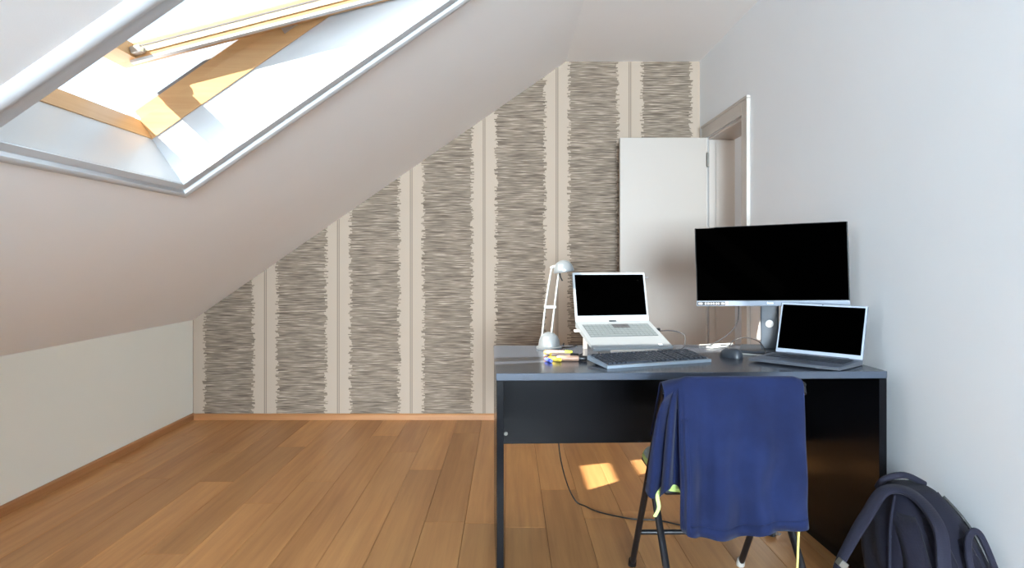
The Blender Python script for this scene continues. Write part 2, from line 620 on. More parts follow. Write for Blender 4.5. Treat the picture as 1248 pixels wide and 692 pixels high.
pc = roof((U0 + U1) / 2, (SY0 + SY1) / 2, NF + 0.005)
e_u, e_n = Vector((CA, 0, SA)), Vector((-SA, 0, CA))
pm = Matrix((( e_u.x, 0, e_n.x, pc.x), (0, 1, 0, pc.y), (e_u.z, 0, e_n.z, pc.z), (0, 0, 0, 1)))
portal('daylight_portal_skylight', pm, U1 - U0 + 0.1, SY1 - SY0 + 0.1)

# eaves added unseen over the rear window, to keep the direct sun off it
struct('sun_baffle', MB().box(XL, XR + 1.6, YN - 2.0, YN - 0.15, WZ1 + 0.02, WZ1 + 0.14), M_WHITE)

# ---- skirting boards
def skirting(name, mat, poly, axis, a0, a1):
    struct(name, MB().prism(poly, axis, a0, a1), mat)


skirting('baseboard_back', M_OAKX, [(YB, 0.0), (YB - 0.016, 0.0), (YB - 0.016, 0.036), (YB - 0.010, 0.044), (YB, 0.044)], 0, XL + 0.016, XR)
skirting('baseboard_left', M_OAKY, [(XL, 0.0), (XL + 0.016, 0.0), (XL + 0.016, 0.040), (XL + 0.010, 0.048), (XL, 0.048)], 1, YN, YB)
skirting('baseboard_right', M_OAKY, [(XR, 0.0), (XR - 0.016, 0.0), (XR - 0.016, 0.036), (XR - 0.010, 0.044), (XR, 0.044)], 1, YN, 3.79)

# ---- the skylight: white lining and trim, pine frame, pine sash tipped open about its middle
w1 = struct_root('window_1', (0, 0, 0))
g = MB().roofbox(U0 - HB, U0, SY0 - HB, SY1 + HB, 0.001, ND)
g.build('lining_board', M_TRIM, w1)
MB().roofbox(U1, U1 + HB, SY0 - HB, SY1 + HB, 0.001, ND).build('lining_board', M_TRIM, w1)
MB().roofbox(U0, U1, SY1, SY1 + HB, 0.001, ND).build('lining_board', M_TRIM, w1)
MB().roofbox(U0, U1, SY0 - HB, SY0, 0.001, ND).build('lining_board', M_TRIM, w1)


def trim_ring(wlow, wside):
    """moulded trim round the opening: one mitred piece for each side"""
    prof = [(0.0, 0.0), (0.0, 0.006), (0.32, 0.008), (0.40, 0.003), (0.46, 0.004), (0.52, 0.016), (0.66, 0.020), (0.84, 0.018), (0.95, 0.010), (1.0, 0.0)]
    a = (U0 + 0.0, SY0, 1)

    def corner(cu, cy, su, sy, f):
        return (cu + su * f * wlow, cy + sy * f * wside)
    cs = [(U0, SY0, -1, -1), (U0, SY1, -1, 1), (U1, SY1, 1, 1), (U1, SY0, 1, -1)]
    for i in range(4):
        A, B = cs[i], cs[(i + 1) % 4]
        vs_, fs_ = [], []
        for c in (A, B):
            for f, h in prof:
                u, y = corner(*c, f)
                vs_.append(roof(u, y, -h))
        m = len(prof)
        fs_ = [(j, j + 1, m + j + 1, m + j) for j in range(m - 1)] + [(m - 1, 0, m, 2 * m - 1)]
        fs_ += [tuple(range(m)), tuple(range(2 * m - 1, m - 1, -1))]
        MB().add(vs_, fs_).build('trim_moulding', M_TRIM, w1, True)


trim_ring(0.066, 0.115)

wf = MB().roofbox(U0 - HB, U0 + 0.004, SY0 - HB, SY1 + HB, ND, NF - 0.045)
wf.roofbox(U0 - HB, U0 - 0.012, SY0 - HB, SY1 + HB, NF - 0.045, NF - 0.02)
wf.build('frame_bottom_rail', M_PINEY, w1)
MB().roofbox(U1 - 0.004, U1 + HB, SY0 - HB, SY1 + HB, ND, NF).build('frame_top_rail', M_PINEY, w1)
for ya, yb, yc, yd in ((SY1 - 0.004, SY1 + HB, SY1 + 0.012, SY1 + HB), (SY0 - HB, SY0 + 0.004, SY0 - HB, SY0 - 0.012)):
    jf = MB().roofbox(U0 + 0.004, U1 - 0.004, ya, yb, ND, NF - 0.045)
    jf.roofbox(U0 + 0.004, U1 - 0.004, yc, yd, NF - 0.045, NF)
    jf.build('frame_jamb', M_PINE, w1)
# zinc upstand outside, round the frame
zc = MB()
zc.roofbox(U0 - HB - 0.03, U0 - HB, SY0 - HB - 0.03, SY1 + HB + 0.03, NF, NF + 0.02)
zc.roofbox(U0 - HB, U1 + HB, SY1 + HB, SY1 + HB + 0.03, NF, NF + 0.03)
zc.roofbox(U0 - HB, U1 + HB, SY0 - HB - 0.03, SY0 - HB, NF, NF + 0.03)
zc.build('flashing', M_ZINC, w1)

# sash in its own turned coordinates: a along the sash, n outward, about the pivot
UP, NP, OPEN = 1.955, 0.285, R(20.2)
BETA = ALPHA - OPEN
CB, SB = math.cos(BETA), math.sin(BETA)
PIV = roof(UP, 0, NP)


def sashp(a, y, n):
    return Vector((PIV.x + a * CB - n * SB, y, PIV.z + a * SB + n * CB))


def sashbox(mb, a0, a1, y0, y1, n0, n1):
    return mb.hexa([sashp(a, y, n) for a in (a0, a1) for y in (y0, y1) for n in (n0, n1)])


sash = bpy.data.objects.new('sash', None)
COL.objects.link(sash)
sash.parent = w1
RS = 0.628
SF0, SF1 = SY0 + 0.012, SY1 - 0.012
sashbox(MB(), -RS, RS, SF1 - 0.062, SF1, -0.028, 0.03).build('sash_stile', M_PINE, sash)
sashbox(MB(), -RS, RS, SF0, SF0 + 0.062, -0.028, 0.03).build('sash_stile', M_PINE, sash)
sashbox(MB(), -RS, -RS + 0.075, SF0 + 0.062, SF1 - 0.062, -0.028, 0.03).build('sash_bottom_rail', M_PINEY, sash)
sashbox(MB(), RS - 0.075, RS, SF0 + 0.062, SF1 - 0.062, -0.028, 0.03).build('sash_top_rail', M_PINEY, sash)
sashbox(MB(), -RS + 0.075, RS - 0.075, SF0 + 0.062, SF1 - 0.062, 0.016, 0.026).build('pane', M_GLASS, sash)
for y0, y1, y2, y3 in ((SF1 - 0.062, SF1 - 0.040, SF1 - 0.066, SF1 - 0.062), (SF0 + 0.040, SF0 + 0.062, SF0 + 0.062, SF0 + 0.066)):
    sashbox(MB(), -RS + 0.05, RS - 0.05, y0, y1, -0.038, -0.028).build('blind_rail', M_TRIM, sash)
    sashbox(MB(), -RS + 0.075, RS - 0.075, y2, y3, -0.012, 0.010).build('blind_guide', M_RAIL, sash)
    sashbox(MB(), -RS + 0.075, RS - 0.075, min(y2, y3) - 0.002, max(y2, y3) + 0.002, 0.010, 0.016).build('gasket', M_GASKET, sash)
    yo0, yo1 = (SF1 - 0.045, SF1 + 0.004) if y0 > 2 else (SF0 - 0.004, SF0 + 0.045)
    sashbox(MB(), -RS - 0.006, RS + 0.006, yo0, yo1, 0.03, 0.042).build('sash_cladding', M_ZINC, sash)
# corner bracket of the blind and a pivot hinge
sashbox(MB(), -RS + 0.078, -RS + 0.115, SF1 - 0.10, SF1 - 0.066, -0.020, 0.004).build('blind_bracket', M_ALU, sash)
hp = MB()
for yy in (SY1 - 0.012, SY0):
    hp.roofbox(UP - 0.03, UP + 0.03, yy, yy + 0.012, NP - 0.04, NP + 0.02)
hp.build('pivot_hinge', M_ALU, w1)
bt = MB().roofbox(2.455, 2.475, SY1 - 0.022, SY1 - 0.001, 0.10, 0.17)
bt.roofbox(2.470, 2.510, SY1 - 0.016, SY1 - 0.001, 0.12, 0.15)
bt.build('catch', M_ALU, w1)

# ---- door: leaf swung open against the papered wall, frame round the opening in the right wall
d1 = struct_root('door_1', (1.37, 4.56, 0))
lf = MB().bbox(0.768 - 1.37, -0.006, 0.0, 0.040, 0.008, 2.003, 0.002, 1)
leaf = lf.build('leaf', M_DOOR, d1)
for hz in (0.24, 1.80):
    MB().lathe([(0.007, 0), (0.009, 0.002), (0.009, 0.098), (0.007, 0.10)], 14, Matrix.Translation((0.003, -0.006, hz))).build('hinge', M_HINGE, d1, True)
hd = MB().bbox(-0.565, -0.520, -0.008, 0.0, 0.95, 1.075, 0.003, 1)
hd.build('handle_plate', M_ALU, leaf)
MB().tube(smooth_path([(-0.543, -0.006, 1.04), (-0.543, -0.045, 1.04), (-0.525, -0.052, 1.04), (-0.42, -0.050, 1.036)], 6), 0.009, 10).build('handle', M_ALU, leaf, True)


def casing(poly_lo, poly_hi, name):
    MB().bbox(*poly_lo, *poly_hi).build(name, M_WHITE, d1)


def dbox(name, x0, x1, y0, y1, z0, z1, mat=M_WHITE, bev=0.004):
    MB().bbox(x0 - 1.37, x1 - 1.37, y0 - 4.56, y1 - 4.56, z0, z1, bev).build(name, mat, d1)


dbox('casing', XR - 0.018, XR - 0.0005, 3.806, DY0, 0.0, DZ + 0.080)
dbox('casing', XR - 0.018, XR - 0.0005, DY0, 4.690, DZ, DZ + 0.080)
dbox('casing', XR - 0.018, XR - 0.0005, DY1 + 0.004, 4.690, 0.0, DZ)
dbox('casing_bead', XR - 0.024, XR - 0.0005, 3.790, 3.807, 0.0, DZ + 0.079, M_WHITE, 0.005)
dbox('casing_bead', XR - 0.024, XR - 0.0005, 3.790, 4.700, DZ + 0.079, DZ + 0.096, M_WHITE, 0.005)
dbox('jamb', XR + 0.001, XR + TH, DY1 - 0.018, DY1, 0.0, DZ - 0.018)
dbox('jamb', XR + 0.001, XR + TH, DY0, DY0 + 0.018, 0.0, DZ - 0.018)
dbox('jamb', XR + 0.001, XR + TH, DY0, DY1, DZ - 0.018, DZ)
dbox('door_stop', XR + 0.045, XR + 0.060, DY1 - 0.030, DY1 - 0.018, 0.0, DZ - 0.030, M_WHITE, 0.002)

# ---- the landing beyond the doorway
HX = XR + TH
hw = MB()
hw.box(HX, HX + 1.3, 4.95, 5.05, -0.1, 2.5)
hw.box(HX, HX + 1.3, 2.9, 3.0, -0.1, 2.5)
hw.box(HX + 1.2, HX + 1.3, 3.0, 4.95, -0.1, 2.5)
struct('wall_hall', hw, M_WALL)
struct('floor_hall', MB().box(XR, HX + 1.2, 3.0, 4.95, -0.1, -0.002), M_OAKY)
struct('ceiling_hall', MB().box(HX, HX + 1.3, 2.9, 5.05, 2.5, 2.6), M_CEIL)
hl = bpy.data.lights.new('hall_fill', 'POINT')  # light added to brighten the landing, no fixture there
hl.energy = 6
hl.color = (1.0, 0.93, 0.85)
hl.shadow_soft_size = 0.12
ho = bpy.data.objects.new('hall_fill', hl)
ho.location = (HX + 0.6, 3.7, 2.2)
COL.objects.link(ho)

# ================================================================ DESK
DZT = 0.772
DROT = R(2.0)
desk = thing('desk', 'long black laminate desk with panel sides and a modesty panel', 'desk', (-0.043, 2.245, 0), (0, 0, DROT))
DW, DD, DT = 1.358, 0.735, 0.025
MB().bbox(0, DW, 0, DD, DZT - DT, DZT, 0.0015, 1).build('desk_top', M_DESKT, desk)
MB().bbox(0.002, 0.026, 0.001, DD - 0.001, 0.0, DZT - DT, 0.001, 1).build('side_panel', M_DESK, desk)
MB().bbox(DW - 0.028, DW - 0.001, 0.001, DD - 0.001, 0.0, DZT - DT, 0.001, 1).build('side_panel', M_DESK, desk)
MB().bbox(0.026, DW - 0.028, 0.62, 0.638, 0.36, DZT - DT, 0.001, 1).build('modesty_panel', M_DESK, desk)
for sx in (0.052, DW - 0.06):
    MB().lathe([(0.009, 0), (0.009, 0.002), (0.007, 0.004)], 16, Matrix.Translation((sx, 0.62, 0.405)) @ Matrix.Rotation(R(90), 4, 'X')).build('screw_cap', M_HINGE, desk, True)


# ================================================================ MONITOR
mon = thing('monitor', 'large black widescreen monitor on a stand at the wall end of the desk', 'monitor', (1.102, 2.79, DZT), (0, 0, R(-22.9)))
MW, MZ0, MZ1 = 0.588, 0.196, 0.531
YM = -0.075
tilt = Matrix.Translation((0, YM, 0.36)) @ Matrix.Rotation(R(-1.6), 4, 'Y') @ Matrix.Translation((0, -YM, -0.36))
panel = MB()
panel.bbox(-MW / 2, MW / 2, YM, YM + 0.018, MZ0, MZ1, 0.003, 2, tilt)
panel.bbox(-MW / 2 + 0.05, MW / 2 - 0.05, YM + 0.016, YM + 0.045, MZ0 + 0.03, MZ1 - 0.06, 0.010, 2, tilt)
housing = panel.build('housing', M_BLACKP, mon)
MB().bbox(-MW / 2 + 0.004, MW / 2 - 0.004, YM - 0.0012, YM + 0.001, MZ0 + 0.024, MZ1 - 0.003, 0.0004, 1, tilt).build('screen', M_SCREEN, mon)
M_BZ = plain('grey_monitor_bezel', srgb(96, 104, 116), 0.4, 0.2)
bz = MB().bbox(-MW / 2 + 0.001, MW / 2 - 0.001, YM - 0.002, YM + 0.001, MZ0 + 0.001, MZ0 + 0.0225, 0.0006, 1, tilt).build('lower_bezel', M_BZ, mon)
st = MB().box(-MW / 2 + 0.004, -MW / 2 + 0.128, YM - 0.0026, YM - 0.002, MZ0 + 0.004, MZ0 + 0.019, tilt).build('sticker', M_BLACKP, bz)
mk = MB()
for xa, xb in ((0.008, 0.024), (0.035, 0.041), (0.046, 0.052), (0.058, 0.064), (0.068, 0.074), (0.079, 0.085), (0.089, 0.094), (0.102, 0.112)):
    mk.box(-MW / 2 + xa, -MW / 2 + xb, YM - 0.0031, YM - 0.0026, MZ0 + 0.008, MZ0 + 0.014, tilt)
mk.box(-MW / 2 + 0.118, -MW / 2 + 0.129, YM - 0.0031, YM - 0.0026, MZ0 + 0.005, MZ0 + 0.018, tilt)
mk.build('sticker_print', M_PRINT, bz)
lg = MB()
for i in range(5):
    lg.box(-0.012 + i * 0.005, -0.0085 + i * 0.005, YM - 0.0028, YM - 0.002, MZ0 + 0.009, MZ0 + (0.017 if i == 0 else 0.0145), tilt)
lg.build('logo', M_PRINT, bz)
nk = MB().bbox(-0.036, 0.036, -0.012, 0.026, 0.010, 0.37, 0.006)
neck = nk.build('neck', M_KBODY, mon)
MB().lathe([(0.016, 0), (0.016, 0.002), (0.013, 0.003)], 20, Matrix.Translation((0.0, -0.012, 0.118)) @ Matrix.Rotation(R(90), 4, 'X')).build('cable_clip', M_WHITE, mon, True)
MB().bbox(-0.12, 0.12, -0.105, 0.12, 0.0, 0.012, 0.004).build('base', M_KBODY, mon)


# ================================================================ LAPTOPS
def make_laptop(root, W, D, T, LH, lean, shell, deck, well, key, bezel, rows, dark_keys=None, border=0.012, chin=0.02, numpad=False):
    """origin at the hinge, the base reaches to -y; lid leans back by `lean`"""
    bm_ = MB()
    n = 12
    # base with a thinner, rounded front edge
    bm_.hexa([Vector((x, y, z)) for x in (-W / 2, W / 2) for y, zz in ((-D, (T * 0.35, T * 0.85)), (0.006, (0.0, T))) for z in zz])
    base = bm_.build('base', shell, root)
    sl_ = math.atan2(T * 0.15, D)
    dm = Matrix.Translation((0, 0.006, T)) @ Matrix.Rotation(sl_, 4, 'X')
    MB().box(-W / 2 + 0.003, W / 2 - 0.003, -D + 0.003, -0.012, 0.0, 0.0008, dm).build('palm_rest', deck, root)
    kw0, kw1 = -W / 2 + 0.022, W / 2 - 0.022
    ky0, ky1 = -D * 0.60, -0.030
    MB().box(kw0 - 0.002, kw1 + 0.002, ky0 - 0.002, ky1 + 0.002, 0.0008, 0.0012, dm).build('keyboard_well', well, root)
    ks, kd = MB(), MB()
    cols = 16 if numpad else 14
    px, py = (kw1 - kw0) / cols, (ky1 - ky0) / rows
    for r in range(rows):
        c = 0
        off = 0.0
        while c < cols:
            w = 1
            if r == 0 and c == 3:
                w = 6
            x0_ = kw0 + c * px + 0.0012
            x1_ = kw0 + (c + w) * px - 0.0012
            tgt = ks
            if dark_keys and dark_keys(((x0_ + x1_) / 2) / W, (ky0 + (r + 0.5) * py)):
                tgt = kd
            tgt.box(x0_, x1_, ky0 + r * py + 0.0012, ky0 + (r + 1) * py - 0.0012, 0.001, 0.0030, dm)
            c += w
    ks.build('keys', key, root, False, 'stuff')
    if kd.v:
        kd.build('shaded_keys', M_DARKKEY, root, False, 'stuff')
    MB().box(-0.055, 0.045, -D * 0.94, -D * 0.66, 0.0008, 0.0014, dm).build('touchpad', shell, root)
    lm = Matrix.Translation((0, 0.006, T * 0.9)) @ Matrix.Rotation(-lean, 4, 'X')
    lid = MB().bbox(-W / 2, W / 2, 0.0, 0.008, 0.0, LH, 0.003, 2, lm).build('lid', shell, root)
    MB().box(-W / 2 + 0.002, W / 2 - 0.002, -0.0008, 0.0002, 0.003, LH - 0.002, lm).build('bezel', bezel, lid)
    MB().box(-W / 2 + border, W / 2 - border, -0.0018, -0.0006, chin, LH - border * 1.1, lm).build('screen', M_SCREEN, lid)
    MB().lathe([(0.002, 0), (0.002, 0.0006)], 12, lm @ Matrix.Translation((0, -0.0012, LH - border * 0.5)) @ Matrix.Rotation(R(90), 4, 'X')).build('webcam', M_BLACKP, lid)
    MB().tube([(-W * 0.36, 0.004, T * 0.92), (W * 0.36, 0.004, T * 0.92)], 0.005, 10).build('hinge', shell, root, True)
    return lid


# silver laptop raised on its stand
LT = R(18)
LAPX, LAPY, LAPZ, LYAW = 0.455, 2.885, 0.866, R(11)
lap1 = thing('laptop', 'silver laptop with pale keys raised on a slanted stand beside the desk lamp', 'laptop', (LAPX, LAPY, LAPZ), (LT, 0, LYAW))
lid1 = make_laptop(lap1, 0.338, 0.250, 0.022, 0.223, R(14) + LT, M_SILVER, M_SILVER, M_KEYWELL, M_SILVERK, M_SILVERB, 6,
                   dark_keys=lambda x, y: (x - 0.06) ** 2 / 0.0144 + (y + 0.040) ** 2 / 0.0016 < 1.0, border=0.010, chin=0.030, numpad=True)  # oval of shade painted onto the keys
MB().bbox(-0.192, -0.169, -0.062, -0.047, 0.006, 0.013, 0.001, 1).build('usb_receiver', M_WHITE, lap1)
MB().bbox(0.165, 0.195, -0.062, -0.050, 0.004, 0.014, 0.002, 1).build('plug', M_BLACKP, lap1)
MB().box(0.115, 0.130, -0.236, -0.222, 0.0185, 0.0205).build('sticker', M_PRINT, lap1)
MB().box(-0.02, 0.012, 0.000, 0.004, 0.026, 0.030).build('logo', M_BLACKP, lap1)

# stand: two wedge sides, a tray and a front lip
ls = thing('laptop_stand', 'white slanted laptop stand holding the silver laptop', 'laptop stand', (LAPX, LAPY, DZT), (0, 0, LYAW))
hz = LAPZ - DZT
cs_, sn_ = math.cos(LT), math.sin(LT)
for sx in (-0.12, 0.12):
    pr = MB()
    f = (-0.252 * cs_, hz - 0.252 * sn_ - 0.004)
    pr.prism([(f[0], 0.0), (f[0] + 0.02, 0.0), (0.010, hz - 0.014), (0.010, 0.0), (0.03, 0.0), (0.03, hz - 0.005), (f[0], f[1])], 0, sx - 0.006, sx + 0.006)
    pr.build('side_support', M_WHITE, ls)
tm = Matrix.Translation((0, 0, hz)) @ Matrix.Rotation(LT, 4, 'X')
MB().bbox(-0.135, 0.135, -0.256, 0.0, -0.0045, -0.001, 0.001, 1, tm).build('tray', M_WHITE, ls)
MB().bbox(-0.10, 0.10, -0.262, -0.2555, -0.004, 0.014, 0.001, 1, tm).build('front_lip', M_WHITE, ls)

# graphite laptop turned towards the chair
lap2 = thing('laptop', 'graphite laptop with dark keys standing directly on the desk before the monitor', 'laptop', (0, 0, 0), (0, 0, R(-46)))
yaw = R(-46)
fr_corner = Vector((1.130, 2.258))
ex, ey = Vector((math.cos(yaw), math.sin(yaw))), Vector((-math.sin(yaw), math.cos(yaw)))
hinge_mid = fr_corner - ex * 0.1625 + ey * 0.225
lap2.location = (hinge_mid.x, hinge_mid.y, DZT + 0.0005)
make_laptop(lap2, 0.325, 0.225, 0.018, 0.206, R(17), M_GREYL, M_PALM, M_BLACKP, M_KEY, M_BEZEL, 6, border=0.008, chin=0.018)

# ================================================================ KEYBOARD AND MOUSE
kb = thing('keyboard', 'full-size black desktop keyboard lying askew before the raised laptop', 'keyboard', (0.348, 2.335, DZT + 0.0005), (0, 0, R(21)))
KW, KD = 0.447, 0.150
bd = MB().hexa([Vector((x, y, z)) for x in (0, KW) for y, zz in ((0, (0.0, 0.010)), (KD, (0.012, 0.028))) for z in zz])
bd.build('case', M_KCASE, kb)
for fx in (0.03, KW - 0.05):
    MB().bbox(fx, fx + 0.02, KD - 0.012, KD - 0.004, 0.0, 0.013, 0.001, 1).build('foot', M_BLACKP, kb)
km = Matrix.Translation((0, 0, 0.010)) @ Matrix.Rotation(math.atan2(0.018, KD), 4, 'X')
MB().box(0.0, KW, 0.0, 0.006, 0.0, 0.0015, km).build('front_edge', M_SILVER, kb)
keys = MB()
blocks = [(0.010, 0.290, 15), (0.298, 0.352, 3), (0.360, 0.437, 4)]
for r in range(6):
    y0 = 0.012 + r * 0.0212 + (0.006 if r == 5 else 0)
    for x0, x1, n in blocks:
        p = (x1 - x0) / n
        c = 0
        while c < n:
            w = 5 if (n == 15 and r == 0 and c == 4) else 1
            a, b = x0 + c * p + 0.0012, x0 + (c + w) * p - 0.0012
            pts = []
            for (xx0, xx1, yy0, yy1, zz) in ((a, b, y0, y0 + 0.0188, 0.0), (a + 0.0018, b - 0.0018, y0 + 0.002, y0 + 0.0168, 0.0075)):
                pts.append([(xx0, yy0, zz), (xx1, yy0, zz), (xx1, yy1, zz), (xx0, yy1, zz)])
            vs_ = [km @ Vector(q) for q in pts[0] + pts[1]]
            keys.add(vs_, [(3, 2, 1, 0), (4, 5, 6, 7), (0, 1, 5, 4), (1, 2, 6, 5), (2, 3, 7, 6), (3, 0, 4, 7)])
            c += w
keys.build('keys', M_KEY, kb, False, 'stuff')

mouse = thing('mouse', 'small dark computer mouse on the desk between keyboard and graphite laptop', 'mouse', (0.885, 2.625, DZT + 0.0005), (0, 0, R(28)))
ms = MB()
nu, nv = 20, 10
vs_, fs_ = [], []
for i in range(nv + 1):
    ph = (math.pi / 2) * i / nv
    for j in range(nu):
        th = 2 * math.pi * j / nu
        cx, cy = math.cos(th), math.sin(th)
        rx = 0.030 * (1 + 0.06 * cy)
        ry = 0.050
        sq = (abs(cx) ** 2.6 + abs(cy) ** 2.6) ** (-1 / 2.6)
        k = math.cos(ph) ** 0.55
        vs_.append((rx * cx * sq * k, ry * cy * sq * k, 0.034 * math.sin(ph) * (1 - 0.12 * cy * sq * k)))
for i in range(nv):
    for j in range(nu):
        fs_.append((i * nu + j, i * nu + (j + 1) % nu, (i + 1) * nu + (j + 1) % nu, (i + 1) * nu + j))
fs_.append(tuple(range(nu - 1, -1, -1)))
fs_.append(tuple(range(nv * nu, (nv + 1) * nu)))
ms.add(vs_, fs_).build('shell', M_KBODY, mouse, True)
MB().lathe([(0.0085, -0.003), (0.0095, 0), (0.0085, 0.003)], 16, Matrix.Translation((0, 0.026, 0.0245)) @ Matrix.Rotation(R(90), 4, 'Y')).build('scroll_wheel', M_GREYL, mouse, True)

# ================================================================ DESK LAMP
lamp = thing('desk_lamp', 'white twin-rod desk lamp with a domed silver head and base', 'lamp', (0.176, 2.872, DZT), (0, 0, 0))
MB().lathe([(0.054, 0), (0.056, 0.003), (0.056, 0.010), (0.048, 0.013), (0.047, 0.018), (0.044, 0.038), (0.036, 0.056), (0.022, 0.068), (0.008, 0.073)], 36).build('base', M_LAMPS, lamp, True)
r1 = [(-0.032, 0.0, 0.045), (-0.016, 0.0, 0.19), (0.010, 0.0, 0.350)]
r2 = [(0.010, 0.0, 0.070), (0.024, 0.0, 0.19), (0.040, 0.0, 0.325)]
MB().tube(smooth_path(r1, 5), 0.0042, 10).build('rod', M_LAMP, lamp, True)
MB().tube(smooth_path(r2, 5), 0.0042, 10).build('rod', M_LAMP, lamp, True)
MB().bbox(-0.024, 0.032, -0.007, 0.007, 0.174, 0.190, 0.003).build('rod_clamp', M_HINGE, lamp)
MB().tube(smooth_path([(0.006, 0, 0.350), (0.022, 0, 0.357), (0.046, 0, 0.358)], 4), 0.007, 10).build('head_joint', M_LAMP, lamp, True)
shm = Matrix.Translation((0.064, -0.005, 0.333)) @ Matrix.Rotation(R(-8), 4, 'Y')
MB().lathe([(0.043, 0.0), (0.045, 0.003), (0.044, 0.012), (0.038, 0.030), (0.027, 0.044), (0.010, 0.052), (0.002, 0.053)], 32, shm).build('lamp_shade', M_LAMPS, lamp, True)
MB().tube(smooth_path([(0.044, -0.02, 0.332), (0.048, -0.022, 0.312), (0.056, -0.022, 0.296)], 5), 0.003, 8).build('switch', M_BLACKP, lamp, True)
MB().tube(smooth_path([(0.05, 0.0, 0.006), (0.075, 0.01, 0.004), (0.10, 0.03, 0.004), (0.13, 0.10, 0.004)], 6), 0.0025, 8).build('cord', M_CABLEB, lamp, True)

# ================================================================ MARKERS
def marker(label, x, y, ang, body, tip, cap, z=0.0, L=0.105, r=0.0105):
    o = thing('marker_pen', label, 'marker', (x, y, DZT + r + 0.0004 + z), (0, 0, ang), 'marker pens heaped on the desk')
    mx = Matrix.Rotation(R(90), 4, 'Y')
    MB().lathe([(r * 0.9, -L / 2), (r, -L / 2 + 0.004), (r, L * 0.16), (r * 0.85, L * 0.2)], 16, mx).build('barrel', body, o, True)
    MB().lathe([(r * 0.96, L * 0.2), (r * 1.05, L * 0.2 + 0.002), (r * 0.95, L / 2 - 0.003), (r * 0.7, L / 2)], 16, mx).build('cap', cap, o, True)
    MB().lathe([(r * 0.6, -L / 2 - 0.010), (r * 0.9, -L / 2 - 0.006), (r * 0.9, -L / 2)], 16, mx).build('end_plug', tip, o, True)


PK = plain('pinkish_barrel', srgb(160, 136, 126), 0.45)
TN = plain('tan_barrel', srgb(158, 124, 104), 0.45)
YG = plain('lime_marker', srgb(172, 184, 60), 0.45)
YE = plain('yellow_marker', srgb(204, 178, 66), 0.45)
ORG = plain('orange_marker', srgb(236, 160, 84), 0.45)
VIO = plain('violet_marker', srgb(200, 176, 226), 0.45)
BLU = plain('blue_marker', srgb(96, 112, 214), 0.45)
marker('pinkish marker pen with a lime cap lying nearest the desk lamp', 0.205, 2.670, R(-8), PK, ORG, YG)
marker('tan marker pen with a black cap lying before the pinkish ones', 0.246, 2.520, R(-4), TN, VIO, M_BLACKP)
marker('pinkish marker pen with a yellow end and black cap in the heap of pens', 0.222, 2.590, R(-12), PK, YE, M_BLACKP)
marker('short yellow marker pen with an orange end in the heap of pens', 0.178, 2.520, R(-52), YE, ORG, YE, 0, 0.062, 0.008)
marker('short blue marker pen with a blue cap in the heap of pens', 0.152, 2.500, R(-72), BLU, BLU, BLU, 0, 0.05, 0.007)

# ================================================================ CABLES
def cable(name, label, pts, r, mat, sub=10):
    o = MB().tube(smooth_path(pts, sub), r, 8).build(name, mat, None, True)
    return tag(o, label, 'cable')


cz = DZT + 0.004
cable('monitor_cable', 'thin dark cable hanging in a curve from the monitor to the desk', [(0.985, 2.83, 0.965), (0.985, 2.84, 0.90), (0.965, 2.86, 0.850), (0.925, 2.89, 0.808), (0.885, 2.92, 0.782), (0.84, 2.94, cz), (0.78, 2.93, cz)], 0.0024, M_CABLEG)
cable('white_cable', 'white cable coiled flat on the desk behind the mouse', [(x - 0.045, y, z) for x, y, z in ((0.90, 2.96, cz), (0.955, 2.985, cz), (1.02, 2.985, cz + 0.002), (1.045, 2.95, cz + 0.008), (1.0, 2.90, cz + 0.004), (0.94, 2.875, cz), (0.915, 2.90, cz), (0.95, 2.935, cz), (0.985, 2.93, cz))], 0.0033, M_CABLEW)
cable('grey_cable', 'grey cable arching from the coil over the monitor base to the graphite laptop', [(0.945, 2.80, cz - 0.001), (0.955, 2.86, cz + 0.006), (0.985, 2.89, cz + 0.030), (1.025, 2.86, cz + 0.046), (1.045, 2.77, cz + 0.042), (1.035, 2.68, cz + 0.026), (1.016, 2.604, cz + 0.006)], 0.0024, M_CABLEG)
cable('white_cable', 'white cable stretched straight along the desk before the monitor base', [(0.92, 2.705, cz), (0.96, 2.68, cz), (1.00, 2.655, cz), (1.04, 2.64, cz)], 0.003, M_CABLEW)
cable('laptop_cable', 'black cable looping from the side of the raised laptop down to the desk', [(0.658, 2.885, 0.848), (0.70, 2.89, 0.850), (0.745, 2.89, 0.842), (0.765, 2.87, 0.828), (0.755, 2.84, 0.79), (0.73, 2.82, cz), (0.67, 2.80, cz), (0.64, 2.74, cz)], 0.0027, M_CABLEG)
cable('keyboard_cable', 'thin black cable curling from the keyboard back towards the lamp', [(0.352, 2.485, cz + 0.006), (0.335, 2.53, cz), (0.30, 2.56, cz), (0.275, 2.62, cz - 0.001), (0.30, 2.70, cz - 0.001)], 0.002, M_CABLEB)
pc_ = thing('power_cable', 'long black power cable trailing from the desk across the plank floor', 'cable', (0, 0, 0))
MB().tube(smooth_path([(0.25, 3.000, 0.80 - 0.02), (0.235, 3.03, 0.70), (0.228, 3.05, 0.45), (0.236, 3.07, 0.27), (0.27, 3.10, 0.12), (0.315, 3.12, 0.022), (0.36, 3.09, 0.006), (0.42, 3.02, 0.004), (0.55, 2.945, 0.004), (0.66, 2.93, 0.004), (0.78, 2.86, 0.004), (0.94, 2.83, 0.004), (1.04, 2.81, 0.004), (1.085, 2.785, 0.010)], 10), 0.0033, 8).build('cord', M_CABLEB, pc_, True)
pgm = Matrix.Translation((1.082, 2.786, 0.0185)) @ Matrix.Rotation(R(-36), 4, 'Z')
pg = MB().bbox(0.0, 0.042, -0.014, 0.014, -0.018, 0.012, 0.006, 2, pgm)
pg.build('plug', M_BLACKP, pc_)
pin = MB()
